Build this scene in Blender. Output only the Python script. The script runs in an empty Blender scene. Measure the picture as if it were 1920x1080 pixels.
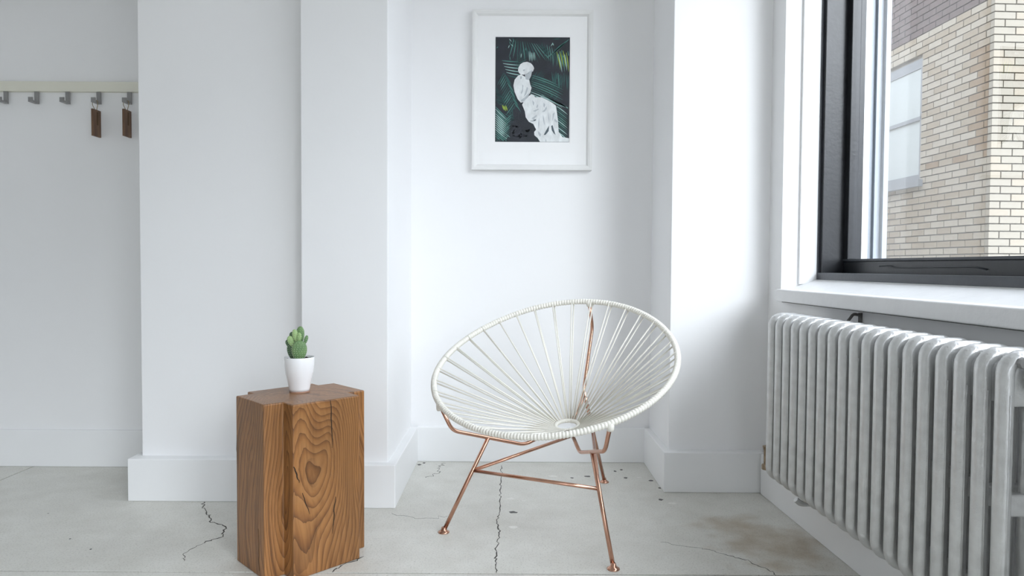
import bpy, bmesh, math, random
from mathutils import Vector, Matrix
random.seed(7)
scene = bpy.context.scene
col = scene.collection

# ------------------------------------------------------------------ camera
cam_data = bpy.data.cameras.new('camera'); cam = bpy.data.objects.new('camera', cam_data); col.objects.link(cam)
cam_data.sensor_width = 36.0; cam_data.lens = 24.0; cam_data.clip_start = 0.05
PITCH = math.atan(41 / 1280.0); ROLL = 0.006
cam.matrix_world = (Matrix.Translation((0, 0, 1.0)) @ Matrix.Rotation(math.pi / 2 - PITCH, 4, 'X')
                    @ Matrix.Rotation(ROLL, 4, 'Z'))
scene.camera = cam

# ------------------------------------------------------------------ daylight
world = bpy.data.worlds.new('overcast_sky'); scene.world = world; world.use_nodes = True
bg = world.node_tree.nodes['Background']
SKY = 4.6
_nt = world.node_tree; _tc = _nt.nodes.new('ShaderNodeTexCoord'); _sp = _nt.nodes.new('ShaderNodeSeparateXYZ'); _rp = _nt.nodes.new('ShaderNodeValToRGB')
_mr = _nt.nodes.new('ShaderNodeMapRange'); _mr.inputs['From Min'].default_value = -1.0
_nt.links.new(_tc.outputs['Generated'], _sp.inputs[0]); _nt.links.new(_sp.outputs['Z'], _mr.inputs['Value']); _nt.links.new(_mr.outputs[0], _rp.inputs[0])
_e = _rp.color_ramp.elements                       # plain overcast sky: zenith twice as bright as the horizon, grey ground below
_e[0].position = 0.0; _e[0].color = (0.20, 0.20, 0.20, 1); _e[1].position = 1.0; _e[1].color = (0.83, 0.90, 1.0, 1)
_x = _e.new(0.485); _x.color = (0.24, 0.245, 0.25, 1); _x = _e.new(0.505); _x.color = (0.435, 0.465, 0.51, 1)
_nt.links.new(_rp.outputs[0], bg.inputs[0]); bg.inputs[1].default_value = SKY
sun_l = bpy.data.lights.new('hazy_sun', 'SUN'); sun_l.energy = 2.45; sun_l.angle = math.radians(34); sun_l.color = (0.91, 0.955, 1.0)
sun = bpy.data.objects.new('hazy_sun', sun_l); col.objects.link(sun)          # sun behind thin cloud
sun.rotation_euler = Vector((-0.47, 0.90, -0.54)).to_track_quat('-Z', 'Y').to_euler()
WALL_ROT = 0.0422           # the window wall stands 2.4 degrees out of square
OPENINGS = [(0.22, 2.866), (-1.75, 0.04), (-3.72, -1.93)]   # window openings along the wall
RW = Matrix.Rotation(WALL_ROT, 4, 'Z')
TALL = (0.06, 2.90)          # sill and head of the tall windows beside and behind the camera
REAR = (-0.55, 1.1)           # glazed part of the end wall
def portal(m, w, h):         # sampling portal for the sky in a window opening
    l = bpy.data.lights.new('sky_portal', 'AREA'); l.shape = 'RECTANGLE'; l.size = w; l.size_y = h; l.cycles.is_portal = True
    o = bpy.data.objects.new('sky_portal', l); col.objects.link(o); o.matrix_world = m
for i, (y0, y1) in enumerate(OPENINGS):
    z0, z1 = (0.86, 3.20) if i == 0 else TALL
    portal(RW @ Matrix.Translation((1.70 if i == 0 else 1.41, (y0 + y1) / 2, (z0 + z1) / 2)) @ Matrix.Rotation(math.pi / 2, 4, 'Y') @ Matrix.Rotation(math.pi / 2, 4, 'Z'), y1 - y0, z1 - z0)
portal(Matrix.Translation(((REAR[0] + REAR[1]) / 2, -4.62, sum(TALL) / 2)) @ Matrix.Rotation(math.pi / 2, 4, 'X'), REAR[1] - REAR[0], TALL[1] - TALL[0])
scene.view_settings.view_transform = 'Standard'; scene.view_settings.look = 'None'
scene.view_settings.gamma = 1.0; scene.view_settings.use_curve_mapping = False
scene.view_settings.exposure = 0.66
scene.cycles.max_bounces = 14; scene.cycles.diffuse_bounces = 7; scene.cycles.transparent_max_bounces = 16

# ------------------------------------------------------------------ materials
def mat(name, color, rough=0.6, metal=0.0, var=0.0, scale=8.0, bump=0.0, bscale=60.0, color2=None, spec=0.5, stretch=None, coat=0.0):
    m = bpy.data.materials.new(name); m.use_nodes = True
    nt = m.node_tree; b = nt.nodes['Principled BSDF']
    b.inputs['Roughness'].default_value = rough; b.inputs['Metallic'].default_value = metal
    b.inputs['Specular IOR Level'].default_value = spec; b.inputs['Coat Weight'].default_value = coat
    b.inputs['Base Color'].default_value = (*color, 1)
    tc = nt.nodes.new('ShaderNodeTexCoord'); mp = nt.nodes.new('ShaderNodeMapping')
    nt.links.new(tc.outputs['Object'], mp.inputs[0])
    if stretch: mp.inputs['Scale'].default_value = stretch
    if var or color2:
        n = nt.nodes.new('ShaderNodeTexNoise'); n.inputs['Scale'].default_value = scale; n.inputs['Detail'].default_value = 6
        nt.links.new(mp.outputs[0], n.inputs['Vector'])
        r = nt.nodes.new('ShaderNodeValToRGB'); r.color_ramp.elements[0].position = 0.3; r.color_ramp.elements[1].position = 0.7
        c2 = color2 or tuple(max(0, c * (1 - var)) for c in color)
        r.color_ramp.elements[0].color = (*c2, 1); r.color_ramp.elements[1].color = (*color, 1)
        nt.links.new(n.outputs[0], r.inputs[0]); nt.links.new(r.outputs[0], b.inputs['Base Color'])
    if bump:
        n2 = nt.nodes.new('ShaderNodeTexNoise'); n2.inputs['Scale'].default_value = bscale; n2.inputs['Detail'].default_value = 4
        nt.links.new(mp.outputs[0], n2.inputs['Vector'])
        bp = nt.nodes.new('ShaderNodeBump'); bp.inputs['Strength'].default_value = bump; bp.inputs['Distance'].default_value = 0.01
        nt.links.new(n2.outputs[0], bp.inputs['Height']); nt.links.new(bp.outputs[0], b.inputs['Normal'])
    return m

M = {}
M['wall'] = mat('white_wall_paint', (0.885, 0.885, 0.89), 0.6, var=0.012, scale=3, bump=0.05, bscale=25)
M['base'] = mat('white_gloss_paint', (0.885, 0.89, 0.895), 0.42, var=0.012, scale=6, bump=0.03, bscale=30)
M['ceiling'] = mat('bare_concrete_ceiling', (0.66, 0.66, 0.65), 0.85, var=0.12, scale=2)
M['sill'] = mat('chipped_white_paint', (0.86, 0.865, 0.87), 0.45, var=0.04, scale=14, bump=0.25, bscale=35)
M['copper'] = mat('copper_tube', (0.66, 0.375, 0.27), 0.2, 1.0, var=0.2, scale=30)
M['cord'] = mat('ivory_vinyl_cord', (0.86, 0.835, 0.76), 0.42, var=0.03, scale=40)
M['radiator'] = mat('silver_radiator_paint', (0.70, 0.705, 0.70), 0.30, 0.45, color2=(0.60, 0.60, 0.595), scale=30, bump=0.2, bscale=70)
M['rust'] = mat('rusty_brass', (0.42, 0.33, 0.22), 0.5, 0.6, color2=(0.16, 0.10, 0.06), scale=50, bump=0.3)
M['black'] = mat('black_window_paint', (0.022, 0.024, 0.028), 0.3, var=0.3, scale=12, bump=0.05)
M['charcoal'] = mat('charcoal_window_paint', (0.055, 0.06, 0.07), 0.35, var=0.2, scale=10, bump=0.05)
M['alu'] = mat('weathered_aluminium', (0.30, 0.33, 0.37), 0.45, 0.3, var=0.1, scale=20, stretch=(4, 4, 0.4))
M['extwhite'] = mat('white_exterior_paint', (0.85, 0.86, 0.87), 0.5, var=0.03)
M['rail'] = mat('cream_rail_paint', (0.80, 0.785, 0.68), 0.5, var=0.05, scale=5)
M['hook'] = mat('brushed_nickel', (0.34, 0.335, 0.33), 0.4, 0.7, var=0.12, scale=60)
M['tagwood'] = mat('walnut_tag', (0.22, 0.125, 0.07), 0.5, color2=(0.11, 0.055, 0.03), scale=40, stretch=(1, 1, 0.15))
M['tagburn'] = mat('engraved_mark', (0.10, 0.055, 0.02), 0.7, var=0.2)
M['string'] = mat('tan_string', (0.35, 0.27, 0.15), 0.8, var=0.2, scale=80)
M['pot'] = mat('white_glazed_ceramic', (0.88, 0.88, 0.89), 0.22, var=0.01, coat=0.3)
M['potbase'] = mat('terracotta_foot', (0.45, 0.27, 0.2), 0.8, var=0.2)
M['soil'] = mat('dark_soil', (0.05, 0.035, 0.028), 0.95, color2=(0.015, 0.01, 0.008), scale=120, bump=0.8, bscale=150)
M['pad'] = mat('cactus_green', (0.17, 0.29, 0.11), 0.6, color2=(0.11, 0.21, 0.09), scale=40, bump=0.2, bscale=120)
M['padyoung'] = mat('cactus_young_green', (0.36, 0.50, 0.22), 0.6, color2=(0.27, 0.42, 0.17), scale=40, bump=0.2, bscale=120)
M['paddark'] = mat('cactus_old_green', (0.11, 0.19, 0.10), 0.6, color2=(0.07, 0.14, 0.07), scale=40)
M['spine'] = mat('pale_spine_tuft', (0.66, 0.72, 0.52), 0.8, var=0.1)
M['frame'] = mat('white_lacquered_wood', (0.80, 0.80, 0.79), 0.4, var=0.02, scale=12)
M['mat'] = mat('white_mat_board', (0.90, 0.90, 0.90), 0.85, var=0.01)
M['print'] = mat('print_dark_foliage', (0.018, 0.022, 0.034), 0.6, color2=(0.008, 0.013, 0.018), scale=20)
for i, c in enumerate([(0.012, 0.045, 0.050), (0.020, 0.095, 0.090), (0.07, 0.23, 0.20), (0.34, 0.55, 0.52), (0.32, 0.45, 0.06)]):
    M['leaf%d' % i] = mat('print_palm_green', c, 0.6, var=0.15, scale=60)
M['statue'] = mat('print_statue_white', (0.84, 0.87, 0.88), 0.6, var=0.22, scale=26, stretch=(2.2, 1, 1))
M['statue_shade'] = mat('print_statue_grey', (0.50, 0.54, 0.57), 0.6, var=0.12, scale=60)
M['statue_dark'] = mat('print_statue_dark', (0.07, 0.10, 0.12), 0.6, var=0.1)
M['crack'] = mat('dark_crack', (0.10, 0.095, 0.085), 0.95, var=0.3, scale=90)  # plain dark tone for the floor crack strips
M['crackwood'] = mat('wood_check', (0.028, 0.016, 0.009), 0.9, var=0.3)
M['chip'] = mat('dark_floor_chip', (0.17, 0.165, 0.16), 0.8, var=0.4, scale=120)
M['chippale'] = mat('pale_floor_patch', (0.84, 0.83, 0.79), 0.6, var=0.12, scale=120)
M['mortar'] = mat('pale_mortar', (0.30, 0.275, 0.235), 0.95, var=0.15, scale=8)
M['brick0'] = mat('cream_brick', (0.34, 0.3, 0.24), 0.85, var=0.12, scale=9, bump=0.2)
M['brick1'] = mat('cream_brick_pale', (0.31, 0.283, 0.235), 0.85, var=0.1, scale=9, bump=0.2)
M['brick2'] = mat('cream_brick_tan', (0.285, 0.235, 0.17), 0.85, var=0.15, scale=9, bump=0.2)
M['brick3'] = mat('brown_brick', (0.11, 0.075, 0.07), 0.85, var=0.3, scale=9, bump=0.2)
M['brick4'] = mat('stained_tan_brick', (0.23, 0.155, 0.085), 0.85, var=0.25, scale=9, bump=0.2)
M['shade'] = mat('pale_roller_shade', (0.40, 0.43, 0.43), 0.7, var=0.04, scale=3, stretch=(1, 1, 10))
M['extframe'] = mat('grey_exterior_frame', (0.2, 0.21, 0.225), 0.6, var=0.1)

def glass_material():
    m = bpy.data.materials.new('window_glass'); m.use_nodes = True; nt = m.node_tree; nt.nodes.clear()
    out = nt.nodes.new('ShaderNodeOutputMaterial'); mix = nt.nodes.new('ShaderNodeMixShader')
    tr = nt.nodes.new('ShaderNodeBsdfTransparent'); gl = nt.nodes.new('ShaderNodeBsdfGlossy'); gl.inputs['Roughness'].default_value = 0.0
    tr.inputs[0].default_value = (0.985, 0.99, 0.99, 1)
    geo = nt.nodes.new('ShaderNodeNewGeometry'); dot = nt.nodes.new('ShaderNodeVectorMath'); dot.operation = 'DOT_PRODUCT'
    nt.links.new(geo.outputs['Normal'], dot.inputs[0]); nt.links.new(geo.outputs['Incoming'], dot.inputs[1])
    ab = nt.nodes.new('ShaderNodeMath'); ab.operation = 'ABSOLUTE'; nt.links.new(dot.outputs['Value'], ab.inputs[0])
    om = nt.nodes.new('ShaderNodeMath'); om.operation = 'SUBTRACT'; om.inputs[0].default_value = 1.0; nt.links.new(ab.outputs[0], om.inputs[1])
    pw = nt.nodes.new('ShaderNodeMath'); pw.operation = 'POWER'; pw.inputs[1].default_value = 5.0; nt.links.new(om.outputs[0], pw.inputs[0])
    ma = nt.nodes.new('ShaderNodeMath'); ma.operation = 'MULTIPLY_ADD'; ma.inputs[1].default_value = 0.88; ma.inputs[2].default_value = 0.12
    nt.links.new(pw.outputs[0], ma.inputs[0]); nt.links.new(ma.outputs[0], mix.inputs[0])
    nt.links.new(tr.outputs[0], mix.inputs[1]); nt.links.new(gl.outputs[0], mix.inputs[2]); nt.links.new(mix.outputs[0], out.inputs[0])
    return m
M['glass'] = glass_material()

def pic_glass():
    m = M['glass'].copy(); m.name = 'picture_glass'
    for n in m.node_tree.nodes:
        if n.type == 'BSDF_TRANSPARENT': n.inputs[0].default_value = (1, 1, 1, 1)
    for n in m.node_tree.nodes:
        if n.type == 'MATH' and n.operation == 'MULTIPLY_ADD': n.inputs[2].default_value = 0.006
    return m
M['picglass'] = pic_glass()

def wood_material():
    m = bpy.data.materials.new('oiled_hardwood'); m.use_nodes = True; nt = m.node_tree; b = nt.nodes['Principled BSDF']
    N = nt.nodes.new; K = nt.links.new
    tc = N('ShaderNodeTexCoord'); mp = N('ShaderNodeMapping'); mp.inputs['Scale'].default_value = (1, 1, 0.34); mp.inputs['Location'].default_value = (-0.03, 0.14, -0.10)
    K(tc.outputs['Object'], mp.inputs[0])
    dn = N('ShaderNodeTexNoise'); dn.inputs['Scale'].default_value = 3.6; dn.inputs['Detail'].default_value = 2.0; dn.inputs['Roughness'].default_value = 0.4; K(mp.outputs[0], dn.inputs['Vector'])
    sub = N('ShaderNodeVectorMath'); sub.operation = 'SUBTRACT'; sub.inputs[1].default_value = (0.5, 0.5, 0.5); K(dn.outputs['Color'], sub.inputs[0])
    sc = N('ShaderNodeVectorMath'); sc.operation = 'SCALE'; sc.inputs['Scale'].default_value = 0.24; K(sub.outputs[0], sc.inputs[0])
    ad = N('ShaderNodeVectorMath'); ad.operation = 'ADD'; K(mp.outputs[0], ad.inputs[0]); K(sc.outputs[0], ad.inputs[1])
    def rings(scale, dist):
        w = N('ShaderNodeTexWave'); w.wave_type = 'RINGS'; w.rings_direction = 'SPHERICAL'; w.wave_profile = 'SAW'
        w.inputs['Scale'].default_value = scale; w.inputs['Distortion'].default_value = dist; w.inputs['Detail'].default_value = 3; w.inputs['Detail Scale'].default_value = 2.0
        K(ad.outputs[0], w.inputs['Vector']); return w.outputs['Fac']
    r = N('ShaderNodeValToRGB'); e = r.color_ramp.elements
    e[0].position = 0.0; e[0].color = (0.37, 0.185, 0.068, 1); e[1].position = 1.0; e[1].color = (0.15, 0.066, 0.024, 1)
    x = e.new(0.55); x.color = (0.33, 0.155, 0.052, 1); x = e.new(0.85); x.color = (0.24, 0.108, 0.036, 1)
    K(rings(29.0, 1.4), r.inputs[0])
    def mul(p, q, f):
        k = N('ShaderNodeMixRGB'); k.blend_type = 'MULTIPLY'; k.inputs[0].default_value = f; K(p, k.inputs[1]); K(q, k.inputs[2]); return k.outputs[0]
    rb = N('ShaderNodeValToRGB'); rb.color_ramp.elements[0].position = 0.72; rb.color_ramp.elements[0].color = (1, 1, 1, 1); rb.color_ramp.elements[1].position = 0.98; rb.color_ramp.elements[1].color = (0.42, 0.38, 0.36, 1)
    K(rings(7.0, 2.2), rb.inputs[0])
    # dark streaks only in some zones
    nz = N('ShaderNodeTexNoise'); nz.inputs['Scale'].default_value = 4.5; K(mp.outputs[0], nz.inputs['Vector'])
    rz_ = N('ShaderNodeValToRGB'); rz_.color_ramp.elements[0].position = 0.42; rz_.color_ramp.elements[0].color = (0, 0, 0, 1); rz_.color_ramp.elements[1].position = 0.62; rz_.color_ramp.elements[1].color = (1, 1, 1, 1); K(nz.outputs[0], rz_.inputs[0])
    mixz = N('ShaderNodeMixRGB'); mixz.blend_type = 'MULTIPLY'; K(rz_.outputs[0], mixz.inputs[0]); K(r.outputs[0], mixz.inputs[1]); K(rb.outputs[0], mixz.inputs[2])
    mp2 = N('ShaderNodeMapping'); mp2.inputs['Scale'].default_value = (70, 70, 3.0); K(ad.outputs[0], mp2.inputs[0])
    n2 = N('ShaderNodeTexNoise'); n2.inputs['Scale'].default_value = 1.6; n2.inputs['Detail'].default_value = 5; K(mp2.outputs[0], n2.inputs['Vector'])
    r2 = N('ShaderNodeValToRGB'); r2.color_ramp.elements[0].position = 0.30; r2.color_ramp.elements[0].color = (0.66, 0.62, 0.6, 1); r2.color_ramp.elements[1].position = 0.6; r2.color_ramp.elements[1].color = (1, 1, 1, 1); K(n2.outputs[0], r2.inputs[0])
    c1 = mul(mixz.outputs[0], r2.outputs[0], 0.8)
    n3 = N('ShaderNodeTexNoise'); n3.inputs['Scale'].default_value = 3.0; n3.inputs['Detail'].default_value = 4; K(ad.outputs[0], n3.inputs['Vector'])
    r3 = N('ShaderNodeValToRGB'); r3.color_ramp.elements[0].position = 0.35; r3.color_ramp.elements[0].color = (0.76, 0.74, 0.74, 1); r3.color_ramp.elements[1].position = 0.65; r3.color_ramp.elements[1].color = (1.1, 1.03, 0.95, 1); K(n3.outputs[0], r3.inputs[0])
    K(mul(c1, r3.outputs[0], 1.0), b.inputs['Base Color'])
    b.inputs['Roughness'].default_value = 0.34
    bp = N('ShaderNodeBump'); bp.inputs['Strength'].default_value = 0.12; bp.inputs['Distance'].default_value = 0.004; K(n2.outputs[0], bp.inputs['Height']); K(bp.outputs[0], b.inputs['Normal'])
    return m
M['wood'] = wood_material()

def concrete_material():
    m = bpy.data.materials.new('polished_concrete'); m.use_nodes = True; nt = m.node_tree; b = nt.nodes['Principled BSDF']
    tc = nt.nodes.new('ShaderNodeTexCoord')
    def noise(scale, det, c0, p0, c1, p1, rough=0.6):
        n = nt.nodes.new('ShaderNodeTexNoise'); n.inputs['Scale'].default_value = scale; n.inputs['Detail'].default_value = det; n.inputs['Roughness'].default_value = rough
        nt.links.new(tc.outputs['Object'], n.inputs['Vector'])
        r = nt.nodes.new('ShaderNodeValToRGB'); r.color_ramp.elements[0].position = p0; r.color_ramp.elements[0].color = (*c0, 1)
        r.color_ramp.elements[1].position = p1; r.color_ramp.elements[1].color = (*c1, 1); nt.links.new(n.outputs[0], r.inputs[0]); return n, r
    _, a = noise(1.6, 8, (0.635, 0.625, 0.58), 0.3, (0.745, 0.74, 0.695), 0.7)
    _, c = noise(9, 8, (0.92, 0.915, 0.90), 0.3, (1.02, 1.02, 1.02), 0.65)
    nf, d = noise(150, 3, (0.72, 0.715, 0.70), 0.25, (1.02, 1.02, 1.02), 0.48)
    def mul(x, y, f=1.0):
        k = nt.nodes.new('ShaderNodeMixRGB'); k.blend_type = 'MULTIPLY'; k.inputs[0].default_value = f
        nt.links.new(x, k.inputs[1]); nt.links.new(y, k.inputs[2]); return k.outputs[0]
    base = mul(mul(a.outputs[0], c.outputs[0]), d.outputs[0])
    # brown water stain in the corner by the radiator: a patch with its own ragged outline
    sb = nt.nodes.new('ShaderNodeVectorMath'); sb.operation = 'SUBTRACT'; sb.inputs[1].default_value = (0.93, 2.45, 0); nt.links.new(tc.outputs['Object'], sb.inputs[0])
    ms = nt.nodes.new('ShaderNodeVectorMath'); ms.operation = 'MULTIPLY'; ms.inputs[1].default_value = (3.0, 2.2, 0); nt.links.new(sb.outputs[0], ms.inputs[0])
    ln = nt.nodes.new('ShaderNodeVectorMath'); ln.operation = 'LENGTH'; nt.links.new(ms.outputs[0], ln.inputs[0])
    n4 = nt.nodes.new('ShaderNodeTexNoise'); n4.inputs['Scale'].default_value = 7; n4.inputs['Detail'].default_value = 7; nt.links.new(tc.outputs['Object'], n4.inputs['Vector'])
    su = nt.nodes.new('ShaderNodeMath'); su.operation = 'MULTIPLY_ADD'; su.inputs[1].default_value = 1.7; nt.links.new(n4.outputs[0], su.inputs[0])
    ng = nt.nodes.new('ShaderNodeMath'); ng.operation = 'SUBTRACT'; ng.inputs[0].default_value = 0.0; nt.links.new(ln.outputs['Value'], ng.inputs[1])
    nt.links.new(ng.outputs[0], su.inputs[2])
    r4 = nt.nodes.new('ShaderNodeValToRGB'); r4.color_ramp.elements[0].position = 0.15; r4.color_ramp.elements[0].color = (1, 1, 1, 1); r4.color_ramp.elements[1].position = 0.75; r4.color_ramp.elements[1].color = (0.66, 0.57, 0.47, 1)
    nt.links.new(su.outputs[0], r4.inputs[0])
    base = mul(base, r4.outputs[0])
    nt.links.new(base, b.inputs['Base Color'])
    rr = nt.nodes.new('ShaderNodeMapRange'); rr.inputs['To Min'].default_value = 0.28; rr.inputs['To Max'].default_value = 0.5
    nt.links.new(n4.outputs[0], rr.inputs['Value']); nt.links.new(rr.outputs[0], b.inputs['Roughness'])
    bp = nt.nodes.new('ShaderNodeBump'); bp.inputs['Strength'].default_value = 0.06; bp.inputs['Distance'].default_value = 0.004
    nt.links.new(nf.outputs[0], bp.inputs['Height']); nt.links.new(bp.outputs[0], b.inputs['Normal'])
    return m
M['concrete'] = concrete_material()
M['jointdark'] = mat('joint_filler', (0.13, 0.125, 0.12), 0.9, var=0.3, scale=60)

# ------------------------------------------------------------------ helpers
def link(name, me, m, parent=None, smooth=False):
    if m is not None and not me.materials:
        for k in (m if isinstance(m, (list, tuple)) else [m]): me.materials.append(M[k])
    if smooth:
        for p in me.polygons: p.use_smooth = True
    o = bpy.data.objects.new(name, me); col.objects.link(o)
    if parent is not None: o.parent = parent
    return o
def tag(o, label=None, cat=None, group=None, kind=None):
    if label: o['label'] = label
    if cat: o['category'] = cat
    if group: o['group'] = group
    if kind: o['kind'] = kind
    return o
def empty(name, loc=(0, 0, 0), rz=0.0):
    o = bpy.data.objects.new(name, None); col.objects.link(o); o.location = loc; o.rotation_euler = (0, 0, rz); o.empty_display_size = 0.05
    return o
def bm_mesh(name, bm):
    me = bpy.data.meshes.new(name); bm.normal_update(); bm.to_mesh(me); bm.free(); return me
def add_box(bm, a, b, bevel=0.0, seg=2):
    t = bmesh.new(); bmesh.ops.create_cube(t, size=1.0)
    for v in t.verts: v.co = Vector([(a[i] + b[i]) / 2 + v.co[i] * (b[i] - a[i]) for i in range(3)])
    if bevel: bmesh.ops.bevel(t, geom=t.edges[:], offset=bevel, segments=seg, affect='EDGES', profile=0.6)
    me = bpy.data.meshes.new('t'); t.to_mesh(me); t.free(); bm.from_mesh(me); bpy.data.meshes.remove(me)
def box(name, a, b, m, parent=None, bevel=0.0, seg=2):
    bm = bmesh.new(); add_box(bm, a, b, bevel, seg); return link(name, bm_mesh(name, bm), m, parent)
def sweep(bm, path, rx, ry=None, n=10, closed=False, caps=True, up=None, radii=None):
    """tube along a path; rx along the side axis, ry along the second axis"""
    ry = ry or rx; P = [Vector(p) for p in path]; N = len(P); rings = []; prev = None
    for i, p in enumerate(P):
        if closed: t = (P[(i + 1) % N] - P[i - 1])
        else: t = (P[min(i + 1, N - 1)] - P[max(i - 1, 0)])
        t.normalize()
        if up is not None: s = t.cross(Vector(up))
        elif prev is None: s = t.cross(Vector((0, 0, 1)) if abs(t.z) < 0.95 else Vector((1, 0, 0)))
        else: s = prev - t * prev.dot(t)
        if s.length < 1e-6: s = t.orthogonal()
        s.normalize(); prev = s; q = s.cross(t)
        k = radii[i] if radii else 1.0
        rings.append([bm.verts.new(p + (s * math.cos(2 * math.pi * j / n) * rx + q * math.sin(2 * math.pi * j / n) * ry) * k) for j in range(n)])
    for i in range(N if closed else N - 1):
        a, b = rings[i], rings[(i + 1) % N]
        for j in range(n): bm.faces.new((a[j], a[(j + 1) % n], b[(j + 1) % n], b[j]))
    if caps and not closed:
        bm.faces.new(list(reversed(rings[0]))); bm.faces.new(rings[-1])
def tube(name, path, r, m, parent=None, n=10, **k):
    bm = bmesh.new(); sweep(bm, path, r, n=n, **k); bmesh.ops.recalc_face_normals(bm, faces=bm.faces[:])
    return link(name, bm_mesh(name, bm), m, parent, smooth=True)
def bend(points, rad=0.02, seg=6):
    """polyline with rounded corners"""
    P = [Vector(p) for p in points]; out = [P[0]]
    for i in range(1, len(P) - 1):
        a = (P[i - 1] - P[i]); b = (P[i + 1] - P[i]); k = min(rad, a.length * .45, b.length * .45)
        p0 = P[i] + a.normalized() * k; p1 = P[i] + b.normalized() * k
        for j in range(seg + 1):
            t = j / seg; out.append(p0 * (1 - t) ** 2 + P[i] * 2 * t * (1 - t) + p1 * t * t)
    out.append(P[-1]); return out
def lathe(bm, prof, n=32, c=(0, 0, 0), close=True):
    rings = []
    for r, z in prof:
        rings.append([bm.verts.new((c[0] + r * math.cos(2 * math.pi * j / n), c[1] + r * math.sin(2 * math.pi * j / n), c[2] + z)) for j in range(n)])
    for a, b in zip(rings, rings[1:]):
        for j in range(n): bm.faces.new((a[j], a[(j + 1) % n], b[(j + 1) % n], b[j]))
    if close: bm.faces.new(list(reversed(rings[0]))); bm.faces.new(rings[-1])
def prism(name, poly, z0, z1, m, parent=None, bevel=0.0):
    bm = bmesh.new(); lo = [bm.verts.new((x, y, z0)) for x, y in poly]; hi = [bm.verts.new((x, y, z1)) for x, y in poly]; n = len(poly)
    bm.faces.new(list(reversed(lo))); bm.faces.new(hi)
    for i in range(n): bm.faces.new((lo[i], lo[(i + 1) % n], hi[(i + 1) % n], hi[i]))
    bmesh.ops.recalc_face_normals(bm, faces=bm.faces[:])
    if bevel: bmesh.ops.bevel(bm, geom=bm.edges[:], offset=bevel, segments=3, affect='EDGES', profile=0.5)
    return link(name, bm_mesh(name, bm), m, parent)
def structure(o, label, cat): return tag(o, label, cat, kind='structure')

# ------------------------------------------------------------------ room shell
H_ROOM = 3.6
structure(box('wall_recess', (-6.0, 3.345, 0), (-1.58, 3.6, H_ROOM), 'wall'), 'white painted wall of the recess behind the coat rail', 'wall')
structure(box('wall_recess_blocker', (-5.0, 0.6, 2.335), (-1.60, 3.345, 2.6), 'wall'), 'unseen white slab added above the coat recess to darken its top', 'wall')  # unseen slab, added to keep bounced and high window light off the recess
structure(box('wall_column', (-1.58, 2.90, 0), (-0.871, 3.6, H_ROOM), 'wall', bevel=0.004), 'wide white wall section right of the coat recess', 'wall')
structure(box('wall_pier', (-0.871, 2.82, 0), (-0.513, 3.6, H_ROOM), 'wall', bevel=0.004), 'white pier behind the wooden block table, left of the alcove', 'wall')
structure(box('wall_alcove', (-0.513, 3.475, 0), (0.708, 3.6, H_ROOM), 'wall'), 'white back wall of the alcove holding the framed picture', 'wall')
structure(box('wall_pilaster', (0.708, 3.045, 0), (1.30, 3.6, H_ROOM), 'wall', bevel=0.004), 'white pilaster between the alcove and the window', 'wall')
structure(box('wall_left', (-5.2, -4.4, 0), (-5.0, 3.6, H_ROOM), 'wall'), 'white side wall at the far left of the room', 'wall')
structure(box('ceiling', (-6.2, -4.6, H_ROOM), (2.1, 3.6, H_ROOM + 0.15), 'ceiling'), 'bare grey concrete ceiling over the whole room', 'ceiling')

bm = bmesh.new()
for a, b in (((-6.2, -4.6, 0), (REAR[0], -4.4, H_ROOM)), ((REAR[1], -4.6, 0), (1.95, -4.4, H_ROOM)), ((REAR[0], -4.6, 0), (REAR[1], -4.4, TALL[0])), ((REAR[0], -4.6, TALL[1]), (REAR[1], -4.4, H_ROOM))): add_box(bm, a, b)
structure(link('wall_rear', bm_mesh('wall_rear', bm), 'wall'), 'white glazed end wall of the room facing the alcove', 'wall')

# window wall, in its own slightly turned frame (x' towards the street, y' along the wall)
def turned(o): o.rotation_euler = (0, 0, WALL_ROT); return o
WX, WX2 = 1.272, 1.70
JY0, JY1 = 0.22, 2.866            # opening of the window in view
ZS, ZT = 0.86, 3.20
opens = OPENINGS
bm = bmesh.new(); edges = [-4.45] + sorted([e for o in opens for e in o]) + [3.55]
WXT = 1.40                        # the wall is thinner between the tall windows
for i in range(0, len(edges), 2): add_box(bm, (WX, edges[i], 0), (WX2 if edges[i] > 2 else WXT, edges[i + 1], H_ROOM))
for i, (y0, y1) in enumerate(opens):
    za, zb = (ZS, ZT) if i == 0 else TALL
    xo = WX2 if i == 0 else WXT
    add_box(bm, (WX, y0, 0), (xo, y1, za)); add_box(bm, (WX, y0, zb), (xo, y1, H_ROOM))
structure(turned(link('wall_right', bm_mesh('wall_right', bm), 'wall')), 'white window wall behind the radiator', 'wall')
bm = bmesh.new(); add_box(bm, (-6.2, -4.6, H_ROOM + .16), (WX2, 3.5, 7.5)); add_box(bm, (-0.5, 3.62, -1.5), (WX2, 12, 4.2))
structure(turned(link('wall_sky_blocker', bm_mesh('wall_sky_blocker', bm), 'mortar')), 'unseen masonry added above and beyond the room to shade the brick building', 'wall')  # out of view, added to cut the sky light on the brick facade

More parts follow.
